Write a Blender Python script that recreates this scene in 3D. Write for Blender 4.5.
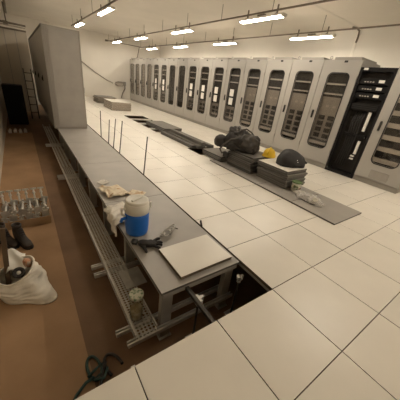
import bpy, bmesh, math, random
from mathutils import Vector, Matrix, noise
random.seed(7)
for o in list(bpy.data.objects): bpy.data.objects.remove(o)
S = bpy.context.scene
C = S.collection
PI = math.pi

# ------------------------------------------------------------------ camera
cam = bpy.data.cameras.new('camera'); co = bpy.data.objects.new('camera', cam); C.objects.link(co)
cam.sensor_width = 36; cam.sensor_fit = 'HORIZONTAL'; cam.lens = 238.54 * 36 / 400
cam.clip_start = 0.02; cam.clip_end = 100
RT = Vector((0.82137277, -0.55801932, 0.11815753))
UP = Vector((0.15921164, 0.42321225, 0.89193220))
FW = Vector((0.54772112, 0.71379677, -0.43645819))
m = Matrix((RT, UP, -FW)).transposed().to_4x4()
m.translation = (-1.48702504, -0.77947928, 1.47901786)
co.matrix_world = m
S.camera = co

# ------------------------------------------------------------------ world, exposure
w = bpy.data.worlds.new('world'); S.world = w; w.use_nodes = True
w.node_tree.nodes['Background'].inputs[0].default_value = (0.9, 0.75, 0.6, 1)
w.node_tree.nodes['Background'].inputs[1].default_value = 0.02
S.view_settings.view_transform = 'Standard'
S.view_settings.look = 'None'
S.view_settings.exposure = 0.0
S.view_settings.gamma = 1
S.view_settings.use_curve_mapping = False
LAMP_COLOR = (1.0, 0.90, 0.745)
LAMP_POWER = 110.0

# ------------------------------------------------------------------ materials
MATS = {}
def mat(name, col, rough=0.5, metal=0.0, var=0.06, scale=6.0, bump=0.0, bscale=60.0, spec=0.5, rnd=0.0, col2=None, c2=(0.45, 0.65), stretch=None, alpha=None):
    """Principled material: base colour with noise variation, optional second colour in patches, per-object variation, fine bump."""
    M = bpy.data.materials.new(name); M.use_nodes = True; MATS[name] = M
    nt = M.node_tree; N = nt.nodes; L = nt.links; b = N['Principled BSDF']
    b.inputs['Roughness'].default_value = rough; b.inputs['Metallic'].default_value = metal
    b.inputs['Specular IOR Level'].default_value = spec
    tc = N.new('ShaderNodeTexCoord'); src = tc.outputs['Object']
    if stretch:
        mp = N.new('ShaderNodeMapping'); mp.inputs['Scale'].default_value = stretch
        L.new(src, mp.inputs[0]); src = mp.outputs[0]
    nz = N.new('ShaderNodeTexNoise'); nz.inputs['Scale'].default_value = scale; nz.inputs['Detail'].default_value = 5
    L.new(src, nz.inputs['Vector'])
    rp = N.new('ShaderNodeValToRGB'); L.new(nz.outputs['Fac'], rp.inputs[0])
    e = rp.color_ramp.elements
    if col2:
        e[0].position = c2[0]; e[1].position = c2[1]
        e[0].color = (*col, 1); e[1].color = (*col2, 1)
    else:
        e[0].position = 0.3; e[1].position = 0.7
        e[0].color = (*[c * (1 - var) for c in col], 1); e[1].color = (*[min(1, c * (1 + var)) for c in col], 1)
    out = rp.outputs[0]
    if rnd:
        oi = N.new('ShaderNodeObjectInfo'); mr = N.new('ShaderNodeMapRange')
        mr.inputs[3].default_value = 1 - rnd; mr.inputs[4].default_value = 1 + rnd
        L.new(oi.outputs['Random'], mr.inputs[0])
        hs = N.new('ShaderNodeHueSaturation'); L.new(mr.outputs[0], hs.inputs['Value']); L.new(out, hs.inputs['Color']); out = hs.outputs[0]
    L.new(out, b.inputs['Base Color'])
    if bump:
        n2 = N.new('ShaderNodeTexNoise'); n2.inputs['Scale'].default_value = bscale; n2.inputs['Detail'].default_value = 4
        L.new(src, n2.inputs['Vector'])
        bp = N.new('ShaderNodeBump'); bp.inputs['Strength'].default_value = bump; bp.inputs['Distance'].default_value = 0.01
        L.new(n2.outputs['Fac'], bp.inputs['Height']); L.new(bp.outputs[0], b.inputs['Normal'])
    if alpha is not None: b.inputs['Alpha'].default_value = alpha
    return M
mat('laminate', (0.82, 0.775, 0.70), 0.34, var=0.03, scale=3, rnd=0.03, bump=0.02, bscale=200)
mat('tile_core', (0.10, 0.075, 0.05), 0.8)
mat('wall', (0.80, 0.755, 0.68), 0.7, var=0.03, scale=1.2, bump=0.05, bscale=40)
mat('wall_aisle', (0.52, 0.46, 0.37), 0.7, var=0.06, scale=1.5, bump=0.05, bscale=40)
mat('ceiling', (0.84, 0.79, 0.71), 0.75, var=0.05, scale=0.8, bump=0.03, bscale=30)
mat('concrete', (0.145, 0.082, 0.042), 0.75, col2=(0.225, 0.13, 0.068), c2=(0.3, 0.75), scale=2.2, bump=0.15, bscale=25)
mat('screed', (0.29, 0.172, 0.088), 0.75, col2=(0.42, 0.26, 0.14), c2=(0.3, 0.75), scale=2.2, bump=0.12, bscale=25)
mat('panel_grey', (0.37, 0.345, 0.315), 0.42, var=0.07, scale=3.5, rnd=0.04, bump=0.02, bscale=90)
mat('panel_dark', (0.20, 0.185, 0.165), 0.5, var=0.10, scale=5, rnd=0.12)
mat('beam_dark', (0.11, 0.10, 0.088), 0.5, var=0.12, scale=5, rnd=0.25)
mat('panel_edge', (0.10, 0.09, 0.08), 0.55, rnd=0.2)
mat('stack_edge', (0.085, 0.077, 0.067), 0.5, rnd=0.5)
mat('rack', (0.40, 0.375, 0.34), 0.42, var=0.03, scale=2, bump=0.02, bscale=150)
mat('rack_side', (0.36, 0.335, 0.305), 0.45, var=0.03, scale=2)
mat('rack_lid', (0.34, 0.315, 0.28), 0.5)
mat('plinth', (0.30, 0.275, 0.24), 0.55)
mat('rubber', (0.018, 0.016, 0.015), 0.6)
mat('black_metal', (0.008, 0.007, 0.007), 0.55, spec=0.2)
mat('dark_inside', (0.03, 0.026, 0.023), 0.6, spec=0.2)
mat('dark_module', (0.022, 0.019, 0.018), 0.45, var=0.2, scale=20, spec=0.3)
mat('equipment', (0.45, 0.41, 0.36), 0.5, var=0.08, scale=12)
mat('tray_pale', (0.62, 0.58, 0.52), 0.5, var=0.05, scale=12)
mat('equipment_pale', (0.33, 0.305, 0.27), 0.5, var=0.05, scale=12)
mat('mesh_grey', (0.23, 0.205, 0.18), 0.6, var=0.15, scale=10)
mat('paper', (0.82, 0.79, 0.73), 0.8)
mat('galvanised', (0.62, 0.60, 0.56), 0.42, metal=0.6, var=0.12, scale=14)
mat('steel_paint', (0.36, 0.335, 0.30), 0.45, var=0.06, scale=8)
mat('dark_steel', (0.05, 0.043, 0.036), 0.45, metal=0.5)
mat('rail', (0.20, 0.165, 0.13), 0.5, metal=0.3)
mat('lamp_body', (0.75, 0.71, 0.65), 0.4)
mat('cardboard', (0.42, 0.28, 0.165), 0.85, var=0.08, scale=5)
mat('boot', (0.035, 0.024, 0.018), 0.6, var=0.3, scale=14, bump=0.2, bscale=60)
mat('sack', (0.86, 0.80, 0.70), 0.75, var=0.07, scale=8, bump=0.35, bscale=30)
mat('wood', (0.13, 0.085, 0.05), 0.7, var=0.2, scale=5, stretch=(12, 12, 1))
mat('orange', (0.62, 0.30, 0.17), 0.7, col2=(0.72, 0.62, 0.50), scale=20)
mat('tape', (0.025, 0.02, 0.018), 0.5)
mat('hose', (0.02, 0.055, 0.045), 0.5, var=0.3, scale=20)
mat('jug_blue', (0.012, 0.15, 0.62), 0.38, var=0.05)
mat('jug_white', (0.74, 0.71, 0.64), 0.45, var=0.06, scale=10)
mat('cloth', (0.74, 0.70, 0.63), 0.85, col2=(0.50, 0.46, 0.42), c2=(0.5, 0.72), scale=14, bump=0.3, bscale=40)
mat('brown_paper', (0.74, 0.65, 0.50), 0.85, col2=(0.46, 0.27, 0.13), c2=(0.5, 0.66), scale=16, bump=0.3, bscale=40)
mat('glove', (0.02, 0.017, 0.016), 0.8, bump=0.4, bscale=90)
mat('wire', (0.55, 0.52, 0.46), 0.5, col2=(0.12, 0.10, 0.08), scale=12)
mat('jar_lid', (0.62, 0.62, 0.50), 0.4, col2=(0.16, 0.26, 0.14), c2=(0.5, 0.6), scale=40)
mat('jar_content', (0.40, 0.31, 0.19), 0.7, col2=(0.62, 0.52, 0.38), scale=25)
mat('backpack', (0.030, 0.025, 0.022), 0.75, var=0.35, scale=9, bump=0.4, bscale=35)
mat('backpack_light', (0.062, 0.054, 0.047), 0.7, var=0.25, scale=9, bump=0.3, bscale=35)
mat('yellow', (0.80, 0.52, 0.02), 0.35, var=0.05)
mat('bag_black', (0.013, 0.011, 0.011), 0.65, var=0.3, bump=0.3, bscale=50)
mat('white_print', (0.72, 0.70, 0.66), 0.6)
mat('tub_green', (0.10, 0.17, 0.06), 0.5, var=0.2, scale=30)
mat('tub_print', (0.60, 0.58, 0.46), 0.5, col2=(0.13, 0.17, 0.08), c2=(0.5, 0.58), scale=28)
mat('berry', (0.16, 0.05, 0.03), 0.5)
mat('cable_grey', (0.42, 0.37, 0.31), 0.6)
mat('box_carton', (0.33, 0.285, 0.235), 0.8, var=0.04)

def glass(name, tint, refl=0.10, rough=0.02, transp=1.0):
    M = bpy.data.materials.new(name); M.use_nodes = True; MATS[name] = M
    nt = M.node_tree; N = nt.nodes; L = nt.links
    for n in list(N): N.remove(n)
    out = N.new('ShaderNodeOutputMaterial'); tr = N.new('ShaderNodeBsdfTransparent'); tr.inputs[0].default_value = (*tint, 1)
    gl = N.new('ShaderNodeBsdfGlossy'); gl.inputs['Roughness'].default_value = rough; gl.inputs[0].default_value = (1, 1, 1, 1)
    lw = N.new('ShaderNodeLayerWeight'); lw.inputs[0].default_value = 0.5
    pw = N.new('ShaderNodeMath'); pw.operation = 'POWER'; L.new(lw.outputs['Facing'], pw.inputs[0]); pw.inputs[1].default_value = 5
    fr = N.new('ShaderNodeMath'); fr.operation = 'MULTIPLY_ADD'; L.new(pw.outputs[0], fr.inputs[0]); fr.inputs[1].default_value = 0.9; fr.inputs[2].default_value = 0.03
    nz = N.new('ShaderNodeTexNoise'); nz.inputs['Scale'].default_value = 3
    ad = N.new('ShaderNodeMath'); ad.operation = 'MULTIPLY_ADD'; L.new(nz.outputs['Fac'], ad.inputs[0]); ad.inputs[1].default_value = refl * 0.3
    L.new(fr.outputs[0], ad.inputs[2])
    mx = N.new('ShaderNodeMixShader'); L.new(ad.outputs[0], mx.inputs[0]); L.new(tr.outputs[0], mx.inputs[1]); L.new(gl.outputs[0], mx.inputs[2])
    L.new(mx.outputs[0], out.inputs[0]); return M
glass('door_glass', (0.88, 0.86, 0.84))
glass('jar_glass', (0.80, 0.80, 0.72), 0.3)
def film(name, col, amount):
    M = bpy.data.materials.new(name); M.use_nodes = True; MATS[name] = M
    nt = M.node_tree; N = nt.nodes; L = nt.links; b = N['Principled BSDF']
    b.inputs['Base Color'].default_value = (*col, 1); b.inputs['Roughness'].default_value = 0.25
    nz = N.new('ShaderNodeTexNoise'); nz.inputs['Scale'].default_value = 18
    mr = N.new('ShaderNodeMapRange'); mr.inputs[1].default_value = 0.3; mr.inputs[2].default_value = 0.7
    mr.inputs[3].default_value = amount * 0.4; mr.inputs[4].default_value = min(1, amount * 1.6)
    L.new(nz.outputs['Fac'], mr.inputs[0]); L.new(mr.outputs[0], b.inputs['Alpha']); return M
film('plastic_film', (0.85, 0.82, 0.78), 0.38)
def emit(name, col, power):
    M = bpy.data.materials.new(name); M.use_nodes = True; MATS[name] = M
    nt = M.node_tree; N = nt.nodes
    for n in list(N): N.remove(n)
    out = N.new('ShaderNodeOutputMaterial'); e = N.new('ShaderNodeEmission')
    e.inputs[0].default_value = (*col, 1); e.inputs[1].default_value = power
    nt.links.new(e.outputs[0], out.inputs[0])
emit('tube_light', LAMP_COLOR, LAMP_POWER)

# ------------------------------------------------------------------ mesh helpers
class MB:
    def __init__(s): s.v = []; s.f = []; s.sm = []; s.mi = []
    def face(s, idx, smooth=False, mi=0): s.f.append(tuple(idx)); s.sm.append(smooth); s.mi.append(mi)
    def box(s, x0, y0, z0, x1, y1, z1, mi=0, ch=0.0, top_mi=None):
        if ch:
            b = len(s.v)
            for z, d in ((z0, 0), (z1 - ch, 0), (z1, ch)):
                s.v += [(x0 + d, y0 + d, z), (x1 - d, y0 + d, z), (x1 - d, y1 - d, z), (x0 + d, y1 - d, z)]
            s.face((b + 3, b + 2, b + 1, b), mi=mi)
            for k in range(4):
                j = (k + 1) % 4
                s.face((b + k, b + j, b + 4 + j, b + 4 + k), mi=mi)
                s.face((b + 4 + k, b + 4 + j, b + 8 + j, b + 8 + k), mi=mi if top_mi is None else top_mi)
            s.face((b + 8, b + 9, b + 10, b + 11), mi=mi if top_mi is None else top_mi); return s
        b = len(s.v)
        s.v += [(x0, y0, z0), (x1, y0, z0), (x1, y1, z0), (x0, y1, z0), (x0, y0, z1), (x1, y0, z1), (x1, y1, z1), (x0, y1, z1)]
        for q in ((3, 2, 1, 0), (0, 1, 5, 4), (1, 2, 6, 5), (2, 3, 7, 6), (3, 0, 4, 7)): s.face([b + i for i in q], mi=mi)
        s.face([b + i for i in (4, 5, 6, 7)], mi=mi if top_mi is None else top_mi); return s
    def cbox(s, c, d, mi=0, ch=0): return s.box(c[0] - d[0] / 2, c[1] - d[1] / 2, c[2] - d[2] / 2, c[0] + d[0] / 2, c[1] + d[1] / 2, c[2] + d[2] / 2, mi, ch)
    def tube(s, pts, r, n=8, closed=False, mi=0):
        P = [Vector(p) for p in pts]; R = r if isinstance(r, (list, tuple)) else [r] * len(P)
        b = len(s.v); prev = None
        for i, p in enumerate(P):
            if closed: t = (P[(i + 1) % len(P)] - P[i - 1])
            else: t = P[min(i + 1, len(P) - 1)] - P[max(i - 1, 0)]
            t.normalize()
            if prev is None:
                a = Vector((0, 0, 1)) if abs(t.z) < 0.9 else Vector((1, 0, 0))
                u = t.cross(a).normalized()
            else: u = (prev - t * prev.dot(t)).normalized()
            prev = u; q = t.cross(u)
            for k in range(n):
                an = 2 * PI * k / n; s.v.append(tuple(p + (u * math.cos(an) + q * math.sin(an)) * R[i]))
        m_ = len(P)
        for i in range(m_ if closed else m_ - 1):
            j = (i + 1) % m_
            for k in range(n):
                l = (k + 1) % n; s.face((b + i * n + k, b + i * n + l, b + j * n + l, b + j * n + k), True, mi)
        if not closed:
            s.face([b + k for k in range(n)][::-1], mi=mi); s.face([b + (m_ - 1) * n + k for k in range(n)], mi=mi)
        return s
    def lathe(s, prof, n=20, c=(0, 0, 0), smooth=True, mi=0, sx=1, sy=1):
        b = len(s.v)
        for r, z in prof:
            for k in range(n):
                a = 2 * PI * k / n; s.v.append((c[0] + r * sx * math.cos(a), c[1] + r * sy * math.sin(a), c[2] + z))
        for i in range(len(prof) - 1):
            for k in range(n):
                l = (k + 1) % n; s.face((b + i * n + k, b + i * n + l, b + (i + 1) * n + l, b + (i + 1) * n + k), smooth, mi)
        if prof[0][0] > 1e-5: s.face([b + k for k in range(n)][::-1], mi=mi)
        if prof[-1][0] > 1e-5: s.face([b + (len(prof) - 1) * n + k for k in range(n)], mi=mi)
        return s
    def grid(s, fn, nu, nv, smooth=True, mi=0, wrap=False):
        b = len(s.v)
        for j in range(nv + 1):
            for i in range(nu if wrap else nu + 1): s.v.append(tuple(fn(i / nu, j / nv)))
        W = nu if wrap else nu + 1
        for j in range(nv):
            for i in range(nu):
                i2 = (i + 1) % W if wrap else i + 1
                s.face((b + j * W + i, b + j * W + i2, b + (j + 1) * W + i2, b + (j + 1) * W + i), smooth, mi)
        return s
    def xform(s, M, start=0):
        for i in range(start, len(s.v)): s.v[i] = tuple(M @ Vector(s.v[i]))
        return s
    def mesh(s, name, mats):
        me = bpy.data.meshes.new(name); me.from_pydata(s.v, [], s.f)
        for mm in (mats if isinstance(mats, (list, tuple)) else [mats]): me.materials.append(MATS[mm])
        me.polygons.foreach_set('use_smooth', s.sm); me.polygons.foreach_set('material_index', s.mi); me.update(); return me
    def build(s, name, mats, parent=None, loc=None, rot=None): return link(name, s.mesh(name, mats), parent, loc, rot)
def link(name, me, parent=None, loc=None, rot=None):
    o = bpy.data.objects.new(name, me); C.objects.link(o)
    if parent is not None: o.parent = parent
    if loc: o.location = loc
    if rot: o.rotation_euler = rot
    return o
def tag(o, label, cat=None, group=None, kind=None):
    o['label'] = label
    if cat: o['category'] = cat
    if group: o['group'] = group
    if kind: o['kind'] = kind
    return o
def thing(name, label, cat, loc=(0, 0, 0), rz=0, group=None):
    o = bpy.data.objects.new(name, None); C.objects.link(o); o.location = loc; o.rotation_euler = (0, 0, rz); o.empty_display_size = 0.1
    return tag(o, label, cat, group)
def struct(o, label=None):
    o['kind'] = 'structure'
    if label: o['label'] = label
    return o
def thicken(o, t, off=0):
    md = o.modifiers.new('solid', 'SOLIDIFY'); md.thickness = t; md.offset = off
def rrect(y0, z0, y1, z1, r, seg=5):
    """rounded rectangle points with matching outer directions"""
    pts = []
    for cy, cz, a0 in ((y1 - r, z1 - r, 0), (y0 + r, z1 - r, 90), (y0 + r, z0 + r, 180), (y1 - r, z0 + r, 270)):
        for k in range(seg + 1):
            a = math.radians(a0 + 90 * k / seg); pts.append((cy + r * math.cos(a), cz + r * math.sin(a)))
    return pts
def holed_door(W, z0, z1, hole, r, x0, x1, seg=5):
    """door slab in the y-z plane (y 0..W) with a rounded window hole; x0 front, x1 back"""
    inn = rrect(*hole, r, seg); out = []
    n = seg + 1
    for i, (y, z) in enumerate(inn):
        q = i // n; k = i % n
        if q == 0: o = (W, z) if k == 0 else ((y, z1) if k == seg else (W, z1))
        elif q == 1: o = (y, z1) if k == 0 else ((0, z) if k == seg else (0, z1))
        elif q == 2: o = (0, z) if k == 0 else ((y, z0) if k == seg else (0, z0))
        else: o = (y, z0) if k == 0 else ((W, z) if k == seg else (W, z0))
        out.append(o)
    b = MB(); N = len(inn)
    for x in (x0, x1):
        b.v += [(x, y, z) for y, z in inn]; b.v += [(x, y, z) for y, z in out]
    for i in range(N):
        j = (i + 1) % N
        b.face((i, j, N + j, N + i)); b.face((3 * N + i, 3 * N + j, 2 * N + j, 2 * N + i))
        b.face((2 * N + i, 2 * N + j, j, i))
        if out[i] != out[j]: b.face((N + i, N + j, 3 * N + j, 3 * N + i))
    return b
def ring_frame(hole, r, grow, x0, x1, seg=5):
    a = rrect(*hole, r, seg); g = rrect(hole[0] - grow, hole[1] - grow, hole[2] + grow, hole[3] + grow, r + grow, seg)
    b = MB(); N = len(a)
    for x in (x0, x1): b.v += [(x, y, z) for y, z in a] + [(x, y, z) for y, z in g]
    for i in range(N):
        j = (i + 1) % N
        b.face((i, j, N + j, N + i)); b.face((2 * N + i, 2 * N + j, j, i)); b.face((N + i, N + j, 3 * N + j, 3 * N + i)); b.face((3 * N + i, 3 * N + j, 2 * N + j, 2 * N + i))
    return b
def flat_rr(hole, r, x0, x1, seg=5):
    a = rrect(*hole, r, seg); b = MB(); N = len(a)
    for x in (x0, x1): b.v += [(x, y, z) for y, z in a]
    b.face(range(N)[::-1]); b.face(range(N, 2 * N))
    for i in range(N):
        j = (i + 1) % N; b.face((i, j, N + j, N + i))
    return b
ORD = ['bottom', 'second from the bottom', 'third from the bottom', 'fourth from the bottom', 'fifth from the bottom', 'sixth from the bottom', 'seventh from the bottom', 'eighth from the bottom', 'ninth from the bottom', 'tenth from the bottom']

# ------------------------------------------------------------------ room shell
XL, XR, YN, YF, ZC, ZS = -2.05, 6.30, -4.2, 15.6, 3.30, -0.60
def slab(name, dims, mt, label): return struct(MB().box(*dims).build(name, mt), label)
slab('concrete_subfloor', (XL - .1, YN - .1, ZS - .1, XR + .1, YF + .1, ZS), 'concrete', 'brown dusty concrete slab under the raised floor')
slab('floor_screed', (XL, YN, ZS, -1.375, 8.75, ZS + .004), 'screed', 'lighter brown strip of floor along the aisle wall')
ZG = ZS + .004
slab('ceiling', (XL - .1, YN - .1, ZC, XR + .1, YF + .1, ZC + .1), 'ceiling', 'cream painted ceiling')
slab('wall_right', (XR, YN, ZS, XR + .1, YF, ZC), 'wall', 'cream wall behind the row of grey cabinets')
slab('wall_far', (XL, YF, ZS, XR, YF + .1, ZC), 'wall', 'cream far end wall')
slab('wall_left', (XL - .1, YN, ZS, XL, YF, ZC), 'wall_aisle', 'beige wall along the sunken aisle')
slab('wall_near', (XL, YN - .1, ZS, XR, YN, ZC), 'wall', 'cream wall behind the viewer')
# partition across the sunken aisle
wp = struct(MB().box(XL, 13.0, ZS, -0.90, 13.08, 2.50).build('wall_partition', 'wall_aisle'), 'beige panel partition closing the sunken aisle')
for x in (-1.64, -1.27): MB().box(x - .012, 12.985, ZS, x + .012, 13.0, 2.5).build('joint_strip', 'rack_lid', wp)
MB().box(XL, 12.97, 2.48, -0.90, 13.0, 2.54).build('top_rail', 'rail', wp)
# joint strip across ceiling and down the right wall
tr = struct(MB().box(-0.2, 3.31, ZC - .004, XR, 3.38, ZC).build('trim_1', 'wall'), 'pale joint strip across the ceiling')
struct(MB().box(XR - .012, 3.31, 0.0, XR, 3.38, ZC - .012).build('trim_2', 'ceiling'), 'joint strip down the right wall')

# ------------------------------------------------------------------ raised floor, tile by tile
floor = bpy.data.objects.new('floor', None); C.objects.link(floor); struct(floor, 'raised floor of cream laminate tiles with dark joints')
T = 0.6; G = 0.0028; CUT0, CUT1 = 1.72, 2.50
def tile_mesh(w, d):
    b = MB().box(G, G, -0.034, w - G, d - G, 0, mi=1, ch=0.0015, top_mi=0); return b.mesh('floor_tile', ['laminate', 'tile_core'])
TM = {}
def put_tile(x0, y0, w, d):
    k = (round(w, 3), round(d, 3))
    if k not in TM: TM[k] = tile_mesh(*k)
    link('floor_tile', TM[k], floor, (x0, y0, random.uniform(-.0006, .0006)))
for j in range(-2, 26):
    for i in range(-3, 7):
        x0, y0 = i * T, j * T
        if i < 0 and j >= 0: continue
        hole = (10 <= j <= 14) or j == 6
        if hole and i == 3: continue
        if hole and i == 2: put_tile(x0, y0, CUT0 - x0, T); continue
        if hole and i == 4: put_tile(CUT1, y0, x0 + T - CUT1, T); continue
        put_tile(x0, y0, T, T)
MB().box(4.2 + G, -1.2, -0.034, XR, YF, -0.001).build('floor_strip', 'laminate', floor)
MB().box(-1.8, YN, -0.034, XR, -1.2 - G, -0.001).build('floor_strip', 'laminate', floor)
MB().box(XL, YN, -0.034, -1.8 - G, -0.002, -0.001).build('floor_strip', 'laminate', floor)
# pedestals under the exposed edges (posts of the raised floor)
def pedestal_mesh(h):
    b = MB(); b.box(-.05, -.05, 0, .05, .05, .006); b.tube([(0, 0, .004), (0, 0, h - .05)], .011, 8); b.tube([(0, 0, h - .09), (0, 0, h - .07)], .02, 6)
    b.box(-.045, -.012, h - .052, .045, .012, h); b.box(-.012, -.045, h - .051, .012, .045, h - .001); return b.mesh('pedestal', 'galvanised')
pm = pedestal_mesh(0.562)
for x, y in [(-1.2, -.02), (-.6, -.02), (0.03, -.02), (0.03, .6), (-1.76, -.02), (.03, 1.2), (.03, 1.8), (.03, 2.4), (.6, .6), (.6, 0), (1.7, 6.3), (1.7, 7.2), (1.7, 8.1), (2.52, 6.3), (2.52, 7.2), (2.52, 8.1)]:
    link('pedestal', pm, floor, (x, y, ZS))
MB().box(-1.8, -.032, -.066, .05, -.006, -.036).build('stringer', 'steel_paint', floor)
MB().box(.006, -.03, -.066, .036, 6.4, -.036).build('stringer', 'steel_paint', floor)
# cross members spanning the opening in the middle of the floor
for y in (6.55, 7.40, 8.25): MB().box(CUT0 - .02, y - .06, -.034, CUT1 + .02, y + .06, 0.001).build('cross_strip', 'laminate', floor)
for x in (CUT0 - .03, CUT1): MB().box(x, 5.95, -.07, x + .03, 9.05, -.036).build('stringer', 'dark_steel', floor)

# ------------------------------------------------------------------ grey base frame beside the floor (platform)
PX0, PX1 = -0.84, -0.022
pf = thing('base_frame', 'long low steel base frame decked with grey panels beside the white floor', 'platform', (0, 0, ZS))
H = -ZS
ys = [0.385, 1.99, 3.53, 5.00, 6.45, 8.0, 9.5, 11.0, 12.6]
for a, b in zip(ys, ys[1:]): MB().box(PX0, a + .003, H - .022, PX1, b - .003, H + .002, mi=1, ch=.0015, top_mi=0).build('deck_panel', ['panel_grey', 'panel_edge'], pf)
for x in (PX0 + .02, PX1 - .06): MB().box(x, .41, H - .082, x + .04, 12.6, H - .024).build('side_beam', 'steel_paint', pf)
ly = [.42, 1.30, 2.17, 3.05, 3.95, 4.85, 5.75, 6.55]
for y in ly:
    for x in (PX0 + .025, PX1 - .125):
        lg = MB(); lg.box(x, y, 0.0, x + .10, y + .012, H - .083); lg.box(x, y + .012, 0, x + .012, y + .05, H - .083); lg.box(x - .01, y - .02, 0, x + .11, y + .07, .008)
        lg.build('leg', 'steel_paint', pf)
    MB().box(PX0 + .06, y - .006, H - .08, PX1 - .06, y + .05, H - .03).build('cross_beam', 'steel_paint', pf)
MB().box(PX0 + .02, .392, H - .07, PX1 - .02, .410, H - .024).build('front_beam', 'steel_paint', pf)

# struts in pairs carrying the tray
def strut_mesh(L):
    b = MB(); b.box(0, -.02, -.02, L, .02, -.016); b.box(0, -.02, -.016, L, -.016, .02); b.box(0, .016, -.016, L, .02, .02); b.box(0, -.016, .016, L, -.008, .02); b.box(0, .008, .016, L, .016, .02); return b.mesh('strut', 'galvanised')
sm = strut_mesh(1.08)
where = ['pair nearest the viewer', 'pair beside the blue jug', 'third pair from the viewer', 'pair nearest the tall cabinets']
for k, y in enumerate((.42, 1.28, 4.06, 6.40)):
    for d, nm in ((-.03, 'front'), (.10, 'rear')):
        o = link('support_strut', sm, None, (-1.11 - (.05 if nm == 'rear' or k else 0), y + d, -.42))
        tag(o, 'galvanised strut under the cable tray, %s of %s' % (nm, where[k]), 'strut', 'struts carrying the cable tray')

# perforated cable tray
tray = thing('cable_tray', 'perforated galvanised cable tray running beside the base frame', 'cable tray', (-1.05, 0.38, -.398))
def perforated(b, L, W, c, P):
    """strip with diamond holes; P maps (u along, v across) to a point"""
    nu, nv = int(L / c), int(W / c)
    for i in range(nu):
        for j in range(nv):
            u0, u1, v0, v1 = L * i / nu, L * (i + 1) / nu, W * j / nv, W * (j + 1) / nv
            um, vm = (u0 + u1) / 2, (v0 + v1) / 2; hu, hv = (u1 - u0) * .42, (v1 - v0) * .40
            q = len(b.v)
            b.v += [P(*t) for t in ((u0, v0), (u1, v0), (u1, v1), (u0, v1), (um - hu, vm), (um, vm - hv), (um + hu, vm), (um, vm + hv))]
            for f in ((0, 1, 5), (1, 6, 5), (1, 2, 6), (2, 7, 6), (2, 3, 7), (3, 4, 7), (3, 0, 4), (0, 5, 4)): b.face([q + t for t in f])
TW, TH = 0.19, 0.06
for k in range(4):
    y0 = 2.1 * k; L = 2.09
    b = MB()
    perforated(b, L, TW, .0286 if k < 2 else .05, lambda u, v: (v, y0 + u, 0))
    perforated(b, L, TH, .03 if k < 2 else .06, lambda u, v: (0, y0 + u, v))
    perforated(b, L, TH, .03 if k < 2 else .06, lambda u, v: (TW, y0 + u, v))
    b.box(0, y0, TH, .012, y0 + L, TH + .002); b.box(TW - .012, y0, TH, TW, y0 + L, TH + .002)
    b.build('tray_section', 'galvanised', tray)
    if k: MB().box(-.003, y0 - .12, .008, -.001, y0 + .12, .052).box(TW + .001, y0 - .12, .008, TW + .003, y0 + .12, .052).build('splice_plate', 'galvanised', tray)
MB().box(.10, .50, .030, TW + .12, .76, .033).build('cover_plate', 'galvanised', tray)

# threaded rods standing in the gap along the base frame
rodm = MB().tube([(0, 0, -.45), (0, 0, .62)], .009, 6).mesh('threaded_rod', 'dark_steel')
nutm = MB().tube([(0, 0, -.02), (0, 0, .0)], .02, 6).mesh('nut', 'dark_steel')
for (y, s, tx, lab) in [(5.478, 1.0, .02, 'nearest the tall cabinet'), (4.834, .86, .07, 'second from the tall cabinet'), (4.459, 1.0, .1, 'middle of the row'), (4.039, 1.05, .1, 'fourth from the tall cabinet'), (2.772, 1.03, .07, 'standing apart towards the jug')]:
    t = thing('threaded_rod', 'thin dark threaded rod upright at the floor edge, ' + lab, 'rod', (-.009, y, 0), 0, 'rods along the floor edge')
    t.rotation_euler = (.03, math.atan(tx), 0)
    link('shaft', rodm, t).scale = (1.1, 1.1, s); link('nut', nutm, t)
t = thing('threaded_rod', 'short dark rod stub in the floor gap beside the loose white panel', 'rod', (-.009, 1.048, 0)); t.rotation_euler = (0, -.3, 0)
MB().tube([(0, 0, -.45), (0, 0, .095)], .011, 6).build('shaft', 'dark_steel', t)

# bar and clamp in the open pit in front of the base frame
t = thing('stringer_bar', 'dark steel bar bridging the open pit from base frame to white tile', 'bar', (-.605, 0, -.055))
MB().box(-.015, -.03, -.014, .015, .62, .016).build('bar', 'dark_steel', t)
pt = thing('support_pedestal', 'shiny floor pedestal standing in the open pit under the dark bar', 'pedestal', (-.56, .27, ZS))
MB().tube([(0, 0, 0), (0, 0, .5)], .010, 8).build('post', 'dark_steel', pt); MB().box(-.05, -.05, 0, .05, .05, .006).build('base_plate', 'galvanised', pt)
MB().box(-.04, -.012, .49, .04, .012, .53).box(-.012, -.04, .492, .012, .04, .528).tube([(0, 0, .45), (0, 0, .475)], .024, 6).build('head', 'galvanised', pt)
pt = thing('support_pedestal', 'shiny floor pedestal in the far corner of the open pit', 'pedestal', (-.075, .30, ZS))
MB().tube([(0, 0, 0), (0, 0, .5)], .010, 8).build('post', 'dark_steel', pt); MB().box(-.05, -.05, 0, .05, .05, .006).build('base_plate', 'galvanised', pt)
MB().box(-.03, -.012, .49, .04, .012, .52).box(-.012, -.03, .492, .012, .03, .518).tube([(0, 0, .45), (0, 0, .475)], .022, 6).build('head', 'galvanised', pt)

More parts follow.
